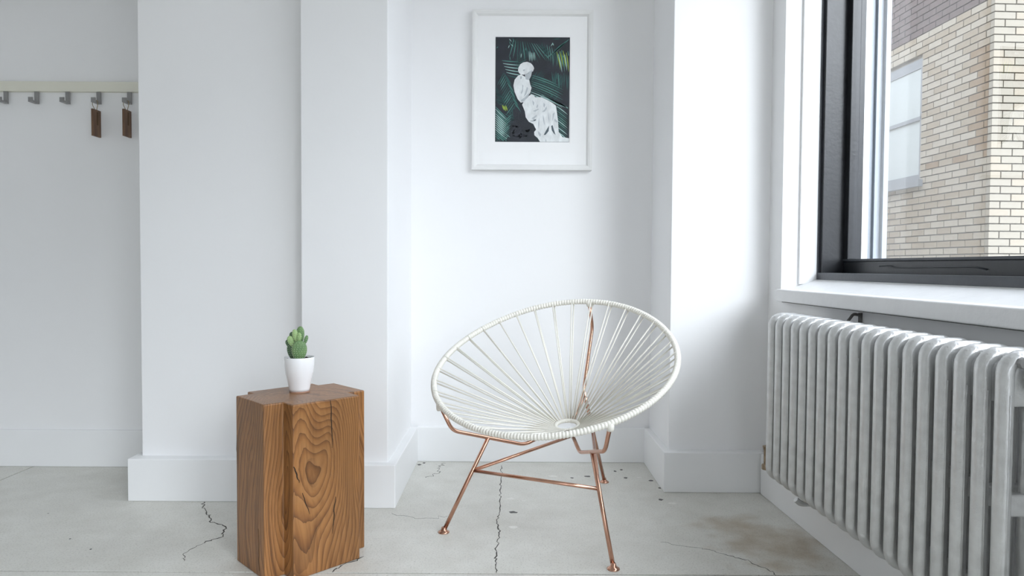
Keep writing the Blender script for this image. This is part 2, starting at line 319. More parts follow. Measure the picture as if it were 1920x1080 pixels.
# baseboards (thick, with a flat ledge on top)
BH = 0.180
def baseboard(name, plan, label, h=BH, rot=False):
    o = structure(prism(name, plan, 0.0, h, 'base', bevel=0.004), label, 'baseboard')
    if rot: turned(o)
baseboard('baseboard_recess', [(-6.0, 3.328), (-1.60, 3.328), (-1.60, 3.35), (-6.0, 3.35)], 'low white baseboard along the coat recess wall', 0.182)
baseboard('baseboard_column', [(-1.614, 2.846), (-0.9, 2.846), (-0.9, 2.905), (-1.575, 2.905), (-1.575, 3.33), (-1.614, 3.33)], 'thick white baseboard left of the wooden block table')
baseboard('baseboard_pier', [(-0.905, 2.778), (-0.475, 2.778), (-0.475, 3.455), (-0.518, 3.455), (-0.518, 2.825), (-0.905, 2.825)], 'white baseboard wrapping the pier beside the wooden block table')
baseboard('baseboard_alcove', [(-0.48, 3.453), (0.685, 3.453), (0.685, 3.48), (-0.48, 3.48)], 'white baseboard along the alcove behind the chair', 0.178)
baseboard('baseboard_pilaster', [(0.678, 2.998), (1.125, 2.998), (1.125, 3.05), (0.713, 3.05), (0.713, 3.455), (0.678, 3.455)], 'white baseboard wrapping the pilaster beside the radiator')
baseboard('baseboard_right', [(1.228, -4.3), (1.275, -4.3), (1.275, 2.94), (1.228, 2.94)], 'white baseboard under the radiator', 0.178, rot=True)

# floor: cast slabs with saw-cut joints
floor = empty('floor'); structure(floor, 'pale polished concrete floor with cracks and saw-cut joints', 'floor')
g = 0.0038; JX, JY = -2.352, 2.188
box('joint_bed', (-6.2, -4.5, -0.12), (2.0, 3.6, -0.03), 'jointdark', floor)
for x0, x1 in ((-6.1, JX - g), (JX + g, 2.0)):
    for y0, y1 in ((-4.5, JY - g), (JY + g, 3.6)):
        box('slab', (x0, y0, -0.05), (x1, y1, 0.0), 'concrete', floor, bevel=0.0006, seg=1)
def crack(pts, w, m='crack', seed=1, amp=0.008, sub=7):
    rnd = random.Random(seed); P = []
    for (x0, y0), (x1, y1) in zip(pts, pts[1:]):
        for i in range(sub):
            t = i / sub; P.append((x0 + (x1 - x0) * t + rnd.uniform(-amp, amp), y0 + (y1 - y0) * t + rnd.uniform(-amp, amp)))
    P.append(pts[-1]); bm = bmesh.new(); L = []
    for i, p in enumerate(P):
        a = Vector(P[max(0, i - 1)]); b = Vector(P[min(len(P) - 1, i + 1)]); d = (b - a).normalized(); nrm = Vector((-d.y, d.x))
        ww = w * rnd.uniform(0.35, 1.0) * (0.3 if i in (0, len(P) - 1) else 1)
        L.append([bm.verts.new((p[0] + nrm.x * s * ww, p[1] + nrm.y * s * ww, z)) for s, z in ((-1, -.002), (-1, .0004), (1, .0004), (1, -.002))])
    for a, b in zip(L, L[1:]):
        for j in range(3): bm.faces.new((a[j], b[j], b[j + 1], a[j + 1]))
    bmesh.ops.recalc_face_normals(bm, faces=bm.faces[:])
    return link('crack', bm_mesh('crack', bm), m, floor)
crack([(-0.045, 3.40), (-0.048, 3.1), (-0.046, 2.85), (-0.052, 2.62), (-0.043, 2.55), (-0.05, 2.35), (-0.046, 2.192)], 0.0026, seed=3, amp=0.006, sub=12)
crack([(-1.294, 2.84), (-1.27, 2.79), (-1.21, 2.70), (-1.17, 2.63), (-1.09, 2.58), (-1.055, 2.48), (-1.10, 2.42)], 0.0032, seed=5, amp=0.007)
crack([(-1.10, 2.42), (-1.13, 2.33), (-1.10, 2.27)], 0.0014, seed=6, amp=0.006)
crack([(-0.50, 2.31), (-0.555, 2.25), (-0.58, 2.192)], 0.003, seed=8, amp=0.006)
crack([(-0.33, 3.43), (-0.36, 3.36), (-0.345, 3.27), (-0.40, 3.19)], 0.0022, seed=9, amp=0.012)
crack([(0.73, 2.36), (0.80, 2.31), (0.85, 2.24), (0.865, 2.192)], 0.0018, seed=11, amp=0.006)
crack([(-0.48, 2.72), (-0.35, 2.66), (-0.25, 2.70)], 0.0008, seed=12, amp=0.012)
crack([(0.55, 2.45), (0.68, 2.40), (0.73, 2.36)], 0.0008, seed=13, amp=0.008)
def chip(x, y, rx, ry, m, seed):
    rnd = random.Random(seed); bm = bmesh.new(); n = 9
    lo = []; hi = []
    for j in range(n):
        k = rnd.uniform(.7, 1.2); a = 2 * math.pi * j / n
        px, py = x + rx * k * math.cos(a), y + ry * k * math.sin(a)
        lo.append(bm.verts.new((px, py, -.002))); hi.append(bm.verts.new((px, py, .0005)))
    bm.faces.new(hi)
    for j in range(n): bm.faces.new((lo[j], lo[(j + 1) % n], hi[(j + 1) % n], hi[j]))
    link('floor_chip', bm_mesh('floor_chip', bm), m, floor)
for i, (x, y, rx, ry, m) in enumerate([(0.365, 3.225, .014, .012, 'chip'), (0.51, 3.31, .007, .012, 'chip'), (0.545, 3.335, .007, .012, 'chip'), (0.545, 3.205, .010, .012, 'chip'),
        (0.655, 3.165, .014, .012, 'chip'), (0.675, 3.06, .011, .010, 'chip'), (0.645, 2.905, .011, .011, 'chip'), (0.685, 2.86, .020, .016, 'chippale'), (0.20, 3.225, .022, .012, 'chippale'),
        (0.29, 3.20, .010, .008, 'chip'), (0.0, 2.905, .016, .016, 'chippale'), (0.055, 2.88, .010, .008, 'chippale'), (0.01, 2.745, .016, .012, 'chip'), (0.01, 2.585, .017, .014, 'chippale'),
        (-0.46, 3.40, .010, .012, 'chip'), (-0.44, 3.43, .007, .010, 'chip'), (0.61, 3.21, .012, .010, 'chippale'), (-1.6, 2.45, .004, .004, 'chip'), (-1.47, 2.36, .004, .005, 'chip'), (-1.85, 2.7, .003, .003, 'chip')]):
    chip(x, y, rx, ry, m, 40 + i)

# ------------------------------------------------------------------ window in view
win = empty('window_1', rz=WALL_ROT); structure(win, 'black metal window over the radiator looking onto a brick building', 'window')
# painted board sloping from the stool up to the frame, and the stool
bm = bmesh.new(); prof = [(1.24, 0.86), (1.24, 0.905), (1.30, 0.908), (1.425, 0.952), (1.60, 0.952), (1.60, 0.86)]
a = [bm.verts.new((x, JY0, z)) for x, z in prof]; b = [bm.verts.new((x, JY1, z)) for x, z in prof]
bm.faces.new(a); bm.faces.new(list(reversed(b)))
for i in range(len(prof)): bm.faces.new((a[i], b[i], b[(i + 1) % len(prof)], a[(i + 1) % len(prof)]))
bmesh.ops.recalc_face_normals(bm, faces=bm.faces[:]); link('sill_board', bm_mesh('sill_board', bm), 'sill', win)
box('window_sill', (1.220, 0.10, 0.861), (1.295, 2.798, 0.911), 'sill', win, bevel=0.006, seg=3)
box('sill_underline', (1.245, 0.10, 0.8565), (1.274, 2.795, 0.8615), 'chip', win)  # thin dark strip along the underside of the sill
# inner stop bead on the white reveal
box('reveal_bead', (1.345, JY1 - 0.012, 0.93), (1.432, JY1 + 0.002, ZT), 'base', win, bevel=0.003)
# black outer frame (L section: front flange then deep jamb)
box('frame_jamb', (1.430, JY1 - 0.035, 0.952), (1.60, JY1, ZT), 'black', win, bevel=0.002)
box('frame_jamb', (1.430, JY0, 0.952), (1.60, JY0 + 0.035, ZT), 'black', win, bevel=0.002)
box('frame_head', (1.430, JY0 + 0.035, ZT - 0.035), (1.60, JY1 - 0.035, ZT), 'black', win, bevel=0.002)
box('frame_flange', (1.420, JY1 - 0.016, 0.949), (1.432, JY1 + 0.001, ZT), 'charcoal', win, bevel=0.0015)
box('frame_bottom', (1.420, JY0 + 0.035, 0.949), (1.50, JY1 - 0.002, 0.980), 'charcoal', win, bevel=0.003)
box('frame_track', (1.50, JY0 + 0.035, 0.950), (1.60, JY1 - 0.035, 0.972), 'black', win)
# sash
SY0, SY1 = JY0 + 0.036, JY1 - 0.036
box('sash_rail', (1.522, SY0, 0.975), (1.562, SY1, 1.028), 'black', win, bevel=0.004)
box('sash_bead', (1.518, SY0, 1.028), (1.562, SY1, 1.038), 'charcoal', win, bevel=0.002)
box('sash_stile', (1.522, SY1 - 0.032, 1.037), (1.562, SY1, ZT - 0.036), 'black', win, bevel=0.003)
box('sash_stile', (1.522, SY0, 1.037), (1.562, SY0 + 0.032, ZT - 0.036), 'black', win, bevel=0.003)
box('sash_head', (1.522, SY0 + 0.032, ZT - 0.085), (1.562, SY1 - 0.032, ZT - 0.036), 'black', win, bevel=0.003)
box('pane', (1.540, SY0 + 0.030, 1.036), (1.546, SY1 - 0.030, ZT - 0.084), 'glass', win)
# worn latch strip on the rail
tube('latch_wire', [(1.519, 2.56, 1.008), (1.516, 2.50, 1.011), (1.517, 2.46, 1.003), (1.517, 2.2, 1.005), (1.517, 2.05, 1.006), (1.519, 2.00, 0.998)], 0.0022, 'charcoal', win, n=6)
# white strip at the far jamb and storm-window track outside
box('jamb_strip', (1.602, JY1 - 0.030, 0.98), (1.628, JY1 + 0.001, ZT), 'extwhite', win)
for i, (x0, x1, d) in enumerate(((1.629, 1.650, 0.020), (1.651, 1.663, 0.034), (1.664, 1.684, 0.022), (1.685, 1.706, 0.040))):
    box('storm_track', (x0, JY1 - d, 0.98), (x1, JY1 + 0.001, ZT), 'alu', win, bevel=0.001)
box('outer_sill', (1.60, JY0, 0.86), (1.78, JY1, 0.955), 'extwhite', win)

def plain_window(name, y0, y1, label):
    w = empty(name, rz=WALL_ROT); structure(w, label, 'window'); za, zb = TALL
    box('frame_jamb', (1.33, y0, za), (1.39, y0 + .04, zb), 'black', w); box('frame_jamb', (1.33, y1 - .04, za), (1.39, y1, zb), 'black', w)
    box('frame_head', (1.33, y0 + .04, zb - .04), (1.39, y1 - .04, zb), 'black', w); box('frame_bottom', (1.33, y0 + .04, za), (1.39, y1 - .04, za + .04), 'black', w)
    box('pane', (1.36, y0 + .04, za + .04), (1.366, y1 - .04, zb - .04), 'glass', w)
w6 = empty('window_4'); structure(w6, 'wide glazed opening of the end wall', 'window')
for x in (REAR[0], REAR[0] + .8, REAR[1] - .05): box('frame_post', (x, -4.55, TALL[0]), (x + .05, -4.45, TALL[1]), 'black', w6)
box('pane', (REAR[0], -4.50, TALL[0]), (REAR[1], -4.495, TALL[1]), 'glass', w6)
for i, (y0, y1) in enumerate(OPENINGS[1:]):
    plain_window('window_%d' % (i + 2), y0, y1, ('black framed window next to the camera', 'black framed window behind the camera, nearest the end wall')[i])

# ------------------------------------------------------------------ brick building across the yard
CX, CY = 4.57, 6.2 - 0.0422 * 4.57
bld = empty('brick_building', (0, 0, 0), WALL_ROT)
tag(bld, 'cream brick building with brown upper storeys seen through the window', 'building')
Z0, Z1 = -1.5, 7.5
box('wall_core', (CX + 0.03, CY + 0.03, Z0), (CX + 6, CY + 9, Z1), 'mortar', bld)
BL, BHh, CO, J = 0.203, 0.057, 0.0678, 0.0105
def brick_mesh(name, m):
    bm = bmesh.new(); add_box(bm, (0, 0, 0), (1, 1, 1)); me = bm_mesh(name, bm); me.materials.append(M[m]); return me
bmesh_by = {k: brick_mesh('brick', k) for k in ('brick0', 'brick1', 'brick2', 'brick3', 'brick4')}
near, far = [], []
WY0, WY1, WZ0, WZ1 = CY + 1.0, CY + 2.1, 1.93, 3.20
rb = random.Random(2)
for c in range(int((Z1 - Z0) / CO)):
    z = Z0 + c * CO; off = (c % 2) * BL / 2
    # end face, towards the room (normal -y')
    x = CX
    first = True
    while x < CX + 4.2:
        ln = BL / 2 if (first and c % 2) else BL
        first = False
        m = rb.choice(('brick1', 'brick1', 'brick0', 'brick1'))
        pr = rb.uniform(0, .003)
        near_ok = (x < CX + 0.55 and 1.0 < z < 3.55)
        (near if near_ok else far).append(((x, CY - pr, z), (ln - J, 0.05, BHh), m)); x += ln
    # long face (normal -x')
    y = CY; first = True
    while y < CY + 7.5:
        ln = BL / 2 if (first and not c % 2) else BL
        first = False
        y0b, ln0 = y, ln
        if z + BHh > WZ0 - .02 and z < WZ1:
            if y < WY0 < y + ln: ln = WY0 - y + J
            elif y < WY1 < y + ln: y, ln = WY1, y + ln - WY1
        if ln > .025 and not (y >= WY0 - .001 and y < WY1 - .001 and z + BHh > WZ0 - .02 and z < WZ1):
            m = rb.choice(('brick0', 'brick2', 'brick2', 'brick0')) if z < 3.44 else 'brick3'
            if y < CY + 0.12 and 2.05 < z < 3.0: m = 'brick4'
            if 2.0 < z < 2.06 and y < CY + .8: m = rb.choice(('brick4', 'brick2'))
            pr = rb.uniform(0, .003)
            near_ok = (y < CY + 1.15 and 1.0 < z < 3.75)
            if y == CY: (near if near_ok else far).append(((CX - pr, y + 0.05, z), (0.05, max(ln - J - 0.05, .03), BHh), m))
            else: (near if near_ok else far).append(((CX - pr, y, z), (0.05, ln - J, BHh), m))
        y = y0b + ln0
cxr = sorted(near, key=lambda k: (k[0][0] - 0) ** 2 + k[0][1] ** 2 + (k[0][2] - 1.9) ** 2 * 0.2)
near, extra = cxr[:300], cxr[300:]
for p, s, m in near:
    o = bpy.data.objects.new('brick', bmesh_by[m]); col.objects.link(o); o.parent = bld; o.location = p; o.scale = s
verts, faces, mi = [], [], []; order = ['brick0', 'brick1', 'brick2', 'brick3', 'brick4']
for p, s, m in far + extra:
    k = len(verts)
    for dx, dy, dz in ((0, 0, 0), (1, 0, 0), (1, 1, 0), (0, 1, 0), (0, 0, 1), (1, 0, 1), (1, 1, 1), (0, 1, 1)):
        verts.append((p[0] + dx * s[0], p[1] + dy * s[1], p[2] + dz * s[2]))
    for fc in ((0, 3, 2, 1), (4, 5, 6, 7), (0, 1, 5, 4), (1, 2, 6, 5), (2, 3, 7, 6), (3, 0, 4, 7)):
        faces.append([k + q for q in fc]); mi.append(order.index(m))
me = bpy.data.meshes.new('bricks'); me.from_pydata(verts, [], faces); 
for k in order: me.materials.append(M[k])
me.polygons.foreach_set('material_index', mi); me.update()
tag(link('brickwork', me, None, bld), kind='stuff')
ew = empty('building_window'); ew.parent = bld
box('window_frame', (CX + 0.005, WY0, WZ0), (CX + 0.06, WY1, WZ0 + 0.06), 'extframe', ew)
box('window_frame', (CX + 0.005, WY0, WZ1 - 0.10), (CX + 0.06, WY1, WZ1), 'extframe', ew)
box('window_frame', (CX + 0.005, WY0, 2.56), (CX + 0.05, WY1, 2.60), 'extframe', ew)
box('window_stile', (CX + 0.005, WY0, WZ0 + .06), (CX + 0.05, WY0 + .03, WZ1 - .1), 'extframe', ew)
box('lower_pane', (CX + 0.02, WY0 + .03, WZ0 + .06), (CX + 0.028, WY1, 2.56), 'shade', ew)
box('upper_pane', (CX + 0.012, WY0 + .03, 2.60), (CX + 0.02, WY1, WZ1 - .10), 'shade', ew)
box('stone_sill', (CX - 0.05, WY0 - .05, WZ0 - .07), (CX + 0.06, WY1 + .05, WZ0), 'extframe', ew)

# ------------------------------------------------------------------ radiator
rad = empty('radiator', (0, 0, 0), WALL_ROT); tag(rad, 'silver painted cast iron column radiator under the window', 'radiator')
R0, R1, RZ0, RZ1 = 1.068, 1.212, 0.198, 0.832
def section_mesh():
    bm = bmesh.new(); ax, ay = 0.0155, 0.0190; rc = 0.034
    x0, x1, z0, z1 = R0 + ax, R1 - ax, RZ0 + ax, RZ1 - ax
    path = []
    for cx, cz, a0 in ((x1 - rc, z1 - rc, 0), (x0 + rc, z1 - rc, 90), (x0 + rc, z0 + rc, 180), (x1 - rc, z0 + rc, 270)):
        for k in range(7):
            t = math.radians(a0 + 15 * k); path.append((cx + rc * math.cos(t), 0, cz + rc * math.sin(t)))
    sweep(bm, path, ax, ay, n=16, closed=True, up=(0, 1, 0))
    xm = (x0 + x1) / 2
    sweep(bm, [(xm, 0, z0), (xm, 0, z1)], ax, ay, n=14, up=(0, 1, 0))
    for za, zb in ((0.715, z1 + .004), (0.485, 0.532), (z0 - .004, 0.31)):
        add_box(bm, (x0, -0.0125, za), (x1, 0.0125, zb), 0.006)
    # moulded ridge down the front column
    for s in (-1, 1): sweep(bm, [(R0 + 0.014, s * 0.0180, 0.25), (R0 + 0.014, s * 0.0180, 0.74)], 0.0022, n=6)
    for hz in (0.778, 0.252):
        sweep(bm, [(xm, -0.032, hz), (xm, 0.032, hz)], 0.027, n=16)
    bmesh.ops.recalc_face_normals(bm, faces=bm.faces[:])
    me = bm_mesh('radiator_section', bm); me.materials.append(M['radiator'])
    for p in me.polygons: p.use_smooth = True
    return me
sec = section_mesh(); Y_FAR, PITCH_S = 2.507, 0.06335
for i in range(19):
    o = bpy.data.objects.new('radiator_section', sec); col.objects.link(o); o.parent = rad; o.location = (0, Y_FAR - i * PITCH_S, 0)
yn = Y_FAR - 18 * PITCH_S; xm = (R0 + R1) / 2
bm = bmesh.new(); sweep(bm, [(xm, yn - .028, .778), (xm, yn - .040, .778)], .036, n=24); sweep(bm, [(xm, yn - .040, .778), (xm, yn - .052, .778)], .021, n=6)
link('end_plug', bm_mesh('end_plug', bm), 'radiator', rad)
bm = bmesh.new(); sweep(bm, [(xm - .037, yn - .018, .808), (xm - .037, yn - .030, .808)], .012, n=8)
tag(link('air_vent', bm_mesh('air_vent', bm), 'hook', rad), 'small dark bleed screw')
bm = bmesh.new(); sweep(bm, [(xm, yn - .028, .252), (xm, yn - .040, .252)], .036, n=24)
link('end_plug', bm_mesh('end_plug', bm), 'radiator', rad)
# rusty valve and feed pipe at the far end
bm = bmesh.new()
sweep(bm, bend([(xm - .03, Y_FAR + .02, .252), (xm - .03, Y_FAR + .085, .252), (xm + .13, Y_FAR + .085, .252)], .03), .014, n=12)
sweep(bm, [(xm - .03, Y_FAR + .03, .252), (xm - .03, Y_FAR + .052, .252)], .024, n=8)
sweep(bm, [(xm - .03, Y_FAR + .085, .215), (xm - .03, Y_FAR + .085, .232), (xm - .03, Y_FAR + .085, .236), (xm - .03, Y_FAR + .085, .285), (xm - .03, Y_FAR + .085, .305)], .020, n=10, radii=[1.1, 1.1, .75, .75, 1])
tag(link('valve', bm_mesh('valve', bm), 'rust', rad), 'rusty brass valve at the far end')
bm = bmesh.new(); add_box(bm, (1.266, 2.235, .79), (1.2725, 2.252, .850), .002); sweep(bm, bend([(1.267, 2.243, .842), (1.245, 2.243, .846), (1.222, 2.243, .815)], .008), .005, n=8)
link('wall_bracket', bm_mesh('wall_bracket', bm), 'chip', rad)
for y in (2.26, 1.55):
    bm = bmesh.new(); sweep(bm, bend([(1.272, y + .03, .185), (1.10, y + .03, .185), (1.082, y + .03, .20)], .01), .010, n=8)
    link('support_hook', bm_mesh('support_hook', bm), 'radiator', rad)

# ------------------------------------------------------------------ woven chair
FD = Vector((-0.4555, -0.8902, 0)).normalized(); SD = Vector((0.8902, -0.4555, 0)).normalized(); UP = Vector((0, 0, 1))
FB = Vector((0.4339, 3.1399, 0)); FL = Vector((-0.2507, 2.5318, 0)); FR = Vector((0.3409, 2.2284, 0))
RING = Vector((0.2246, 2.7309, 0.3593)); TAU = 0.4848
RC = FB + FD * 0.6075; RC.z = 0.6373
BK = -FD * math.cos(TAU) + UP * math.sin(TAU); NN = SD.cross(BK); NN = NN if NN.z > 0 else -NN
def rim(ph):
    k = 1 - 0.0098 * math.sin(3 * ph)
    return RC + SD * (0.4705 * k * math.cos(ph)) + BK * (0.4370 * k * math.sin(ph)) + NN * (-0.0033 * math.cos(2 * ph) - 0.0032 * math.sin(3 * ph))
chair = empty('woven_chair', (0.1, 2.6, 0)); tag(chair, 'round lounge chair of ivory cords on a copper tube frame', 'chair')
def local(v): return Vector(v) - Vector((0.1, 2.6, 0))
# rim wrapped in cord: one ridge per turn
TURNS, SUB = 250, 6
path, radii = [], []
for i in range(TURNS * SUB):
    path.append(local(rim(2 * math.pi * i / (TURNS * SUB)))); radii.append(0.83 + 0.21 * abs(math.sin(math.pi * (i % SUB) / SUB + .0001)))
bm = bmesh.new(); sweep(bm, path, 0.0118, n=10, closed=True, radii=radii, up=NN); bmesh.ops.recalc_face_normals(bm, faces=bm.faces[:])
link('wrapped_rim', bm_mesh('wrapped_rim', bm), 'cord', chair, smooth=True)
# small wrapped ring at the seat bottom
RT = 0.22; RBK = -FD * math.cos(RT) + UP * math.sin(RT); RN = SD.cross(RBK); RN = RN if RN.z > 0 else -RN
def ringp(ph, r=0.047): return RING + SD * (r * math.cos(ph)) + RBK * (r * math.sin(ph))
path = [local(ringp(2 * math.pi * i / 160)) for i in range(160)]; radii = [0.85 + 0.2 * abs(math.sin(math.pi * (i % 4) / 4)) for i in range(160)]
bm = bmesh.new(); sweep(bm, path, 0.0085, n=10, closed=True, radii=radii, up=RN); bmesh.ops.recalc_face_normals(bm, faces=bm.faces[:])
link('seat_ring', bm_mesh('seat_ring', bm), 'cord', chair, smooth=True)
NC = 34
for i in range(NC):
    ph = 2 * math.pi * (i + 0.35) / NC
    for s in (1, -1):
        p = rim(ph + s * 0.006) + NN * (0.0105 * s); ph2 = ph + s * 0.045
        q = ringp(ph2, 0.054) + RN * (0.006 * s)
        d = (q - p)
        pts = [local(p), local(p + d * 0.5 - UP * 0.002), local(q)]
        tube('cord', pts, 0.0029, 'cord', chair, n=7)
# copper frame: three radial brackets, three legs, three stretchers, three feet
CR = 0.0078
def radial(az, r, z):
    v = RING + Vector((math.cos(az), math.sin(az), 0)) * r; v.z = z; return v
AZF = math.atan2(FD.y, FD.x); OFF = math.radians(37.3)
mids = []
for sg in (-1, 1):
    az = AZF + OFF * sg
    best = min((rim(k * 2 * math.pi / 720) for k in range(720)), key=lambda v: abs(math.atan2(math.sin(math.atan2(v.y - RING.y, v.x - RING.x) - az), math.cos(math.atan2(v.y - RING.y, v.x - RING.x) - az))))
    pts = [best - UP * 0.004, radial(az, .492, .388), radial(az, .19, .302), radial(az, .058, .350)]
    tube('bracket', [local(p) for p in bend(pts, .028)], CR * .92, 'copper', chair, n=12)
    mids.append(radial(az, .345, .347))
    w = best - UP * .010
    bm = bmesh.new(); sweep(bm, [local(w + UP * .012), local(w - UP * .008), local(w - UP * .016)], .0135, n=10, radii=[1, .95, .7]); link('cord_wrap', bm_mesh('cord_wrap', bm), 'cord', chair, smooth=True)
top = rim(math.pi / 2)
pts = [top - UP * .004, radial(AZF + math.pi, .283, .735), radial(AZF + math.pi, .165, .425), radial(AZF + math.pi, .056, .366)]
tube('bracket', [local(p) for p in bend(pts, .028)], CR * .92, 'copper', chair, n=12)
w = top - UP * .008
bm = bmesh.new(); sweep(bm, [local(w + UP * .012), local(w - UP * .006), local(w - UP * .014)], .0135, n=10, radii=[1, .95, .7]); link('cord_wrap', bm_mesh('cord_wrap', bm), 'cord', chair, smooth=True)
mids.append(radial(AZF + math.pi, .186, .468))
feet = [FL, FR, FB]; joints = []
# order of mids: -1 -> left leg, +1 -> right leg
for mpt, ft, jz in zip(mids, feet, (.225, .232, .285)):
    d = (ft - mpt)
    tube('leg', [local(mpt), local(ft + UP * .006)], CR, 'copper', chair, n=14)
    joints.append(ft + (mpt - ft) * (jz / mpt.z))
    bm = bmesh.new(); lathe(bm, [(0.0215, 0), (0.0215, 0.003), (0.016, 0.006), (0.0098, 0.012), (0.0085, 0.02)], 24, c=local(ft)); link('foot', bm_mesh('foot', bm), 'copper', chair, smooth=True)
for i, j in ((0, 1), (0, 2), (1, 2)):
    tube('stretcher', [local(joints[i]), local(joints[j])], CR * .85, 'copper', chair, n=12)

# ------------------------------------------------------------------ wooden block table
def uv(u, v): s = math.sqrt(.5); return ((u + v) * s, (v - u) * s)
U = [-2.308, -2.262, -2.056, -1.988]; V = [0.956, 1.0195, 1.262, 1.325]
plan = [uv(U[1], V[0]), uv(U[2], V[0]), uv(U[2] + .005, V[1]), uv(U[3], V[1]), uv(U[3], V[2]), uv(U[2], V[2]), uv(U[2], V[3]), uv(U[1], V[3]), uv(U[1], V[2]), uv(U[0], V[2]), uv(U[0], V[1] - .004), uv(U[1], V[1] - .004)]
TC = Vector((*uv(-2.148, 1.14), 0)); TH = 0.56
tbl = empty('block_table', TC); tag(tbl, 'notched solid hardwood block side table carrying the cactus', 'side table')
prism('wood_block', [(x - TC.x, y - TC.y) for x, y in plan], 0.0, TH, 'wood', tbl, bevel=0.004)
blk = tbl.children[0] if tbl.children else [o for o in bpy.data.objects if o.name == 'wood_block'][0]
def face_crack(p0, p1, zs, w, nrm, seed):
    """a drying check let into a vertical face; p(z) from p0 to p1"""
    rnd = random.Random(seed); bm = bmesh.new(); L = []; n = len(zs)
    t = Vector((-nrm[1], nrm[0], 0))
    for i, z in enumerate(zs):
        k = i / (n - 1); p = Vector(p0).lerp(Vector(p1), k) + t * rnd.uniform(-.0018, .0018); ww = w * (0.15 + math.sin(math.pi * min(1, k * .8 + .15)))
        L.append([bm.verts.new((p.x - TC.x + t.x * s * ww + nrm[0] * d, p.y - TC.y + t.y * s * ww + nrm[1] * d, z)) for s, d in ((-1, -.006), (-1, .0004), (1, .0004), (1, -.006))])
    for a, b in zip(L, L[1:]):
        for j in range(3): bm.faces.new((a[j], b[j], b[j + 1], a[j + 1]))
    bm.faces.new(L[0]); bm.faces.new(L[-1])
    bmesh.ops.recalc_face_normals(bm, faces=bm.faces[:])
    link('drying_crack', bm_mesh('drying_crack', bm), 'crackwood', tbl)
s5 = math.sqrt(.5); NU = (s5, -s5)     # outward normal of the wide front face (u = max)
def on_u(v): return (*uv(U[3], v), 0)
zz = lambda a, b, n=9: [a + (b - a) * i / (n - 1) for i in range(n)]
face_crack(on_u(1.152), on_u(1.158), zz(TH - .002, .40), .0016, NU, 1)
face_crack(on_u(1.168), on_u(1.158), zz(.235, .115), .0016, NU, 2)
face_crack(on_u(1.0225), on_u(1.041), zz(.365, .31), .0022, NU, 3)
face_crack(on_u(1.052), on_u(1.075), zz(.275, .20), .0014, NU, 4)
NV = (-s5, -s5)
def on_v(u): return (*uv(u, V[0]), 0)
face_crack(on_v(-2.098), on_v(-2.092), zz(.155, .02), .0012, NV, 5)
face_crack(on_v(-2.257), on_v(-2.257), zz(.43, .33), .0012, NV, 6)

# ------------------------------------------------------------------ potted cactus
PC = Vector((-0.737, 2.362, TH)); cac = empty('potted_cactus', PC)
tag(cac, 'small prickly pear cactus in a white ceramic pot on the wooden block', 'potted plant')
bm = bmesh.new(); lathe(bm, [(0.030, 0.0), (0.0335, 0.0), (0.0335, 0.0035), (0.030, 0.0035)], 40); link('pot_foot', bm_mesh('pot_foot', bm), 'potbase', cac, smooth=False)
bm = bmesh.new(); lathe(bm, [(0.030, 0.0035), (0.0342, 0.004), (0.0352, 0.012), (0.0393, 0.034), (0.0435, 0.052), (0.0475, 0.073), (0.0500, 0.097), (0.0512, 0.119), (0.0505, 0.1212), (0.0480, 0.1205), (0.0472, 0.112), (0.045, 0.095), (0.03, 0.09)], 48)
bmesh.ops.recalc_face_normals(bm, faces=bm.faces[:]); link('pot', bm_mesh('pot', bm), 'pot', cac, smooth=True)
bm = bmesh.new(); rs = random.Random(4); rings = []
for r in (0.0, .012, .024, .036, .0468):
    rings.append([bm.verts.new((r * math.cos(k * math.pi / 14), r * math.sin(k * math.pi / 14), .112 + rs.uniform(-.002, .004))) for k in range(28)])
for a, b in zip(rings, rings[1:]):
    for k in range(28): bm.faces.new((a[k], a[(k + 1) % 28], b[(k + 1) % 28], b[k]))
bmesh.ops.remove_doubles(bm, verts=bm.verts[:], dist=.0005); link('soil', bm_mesh('soil', bm), 'soil', cac)
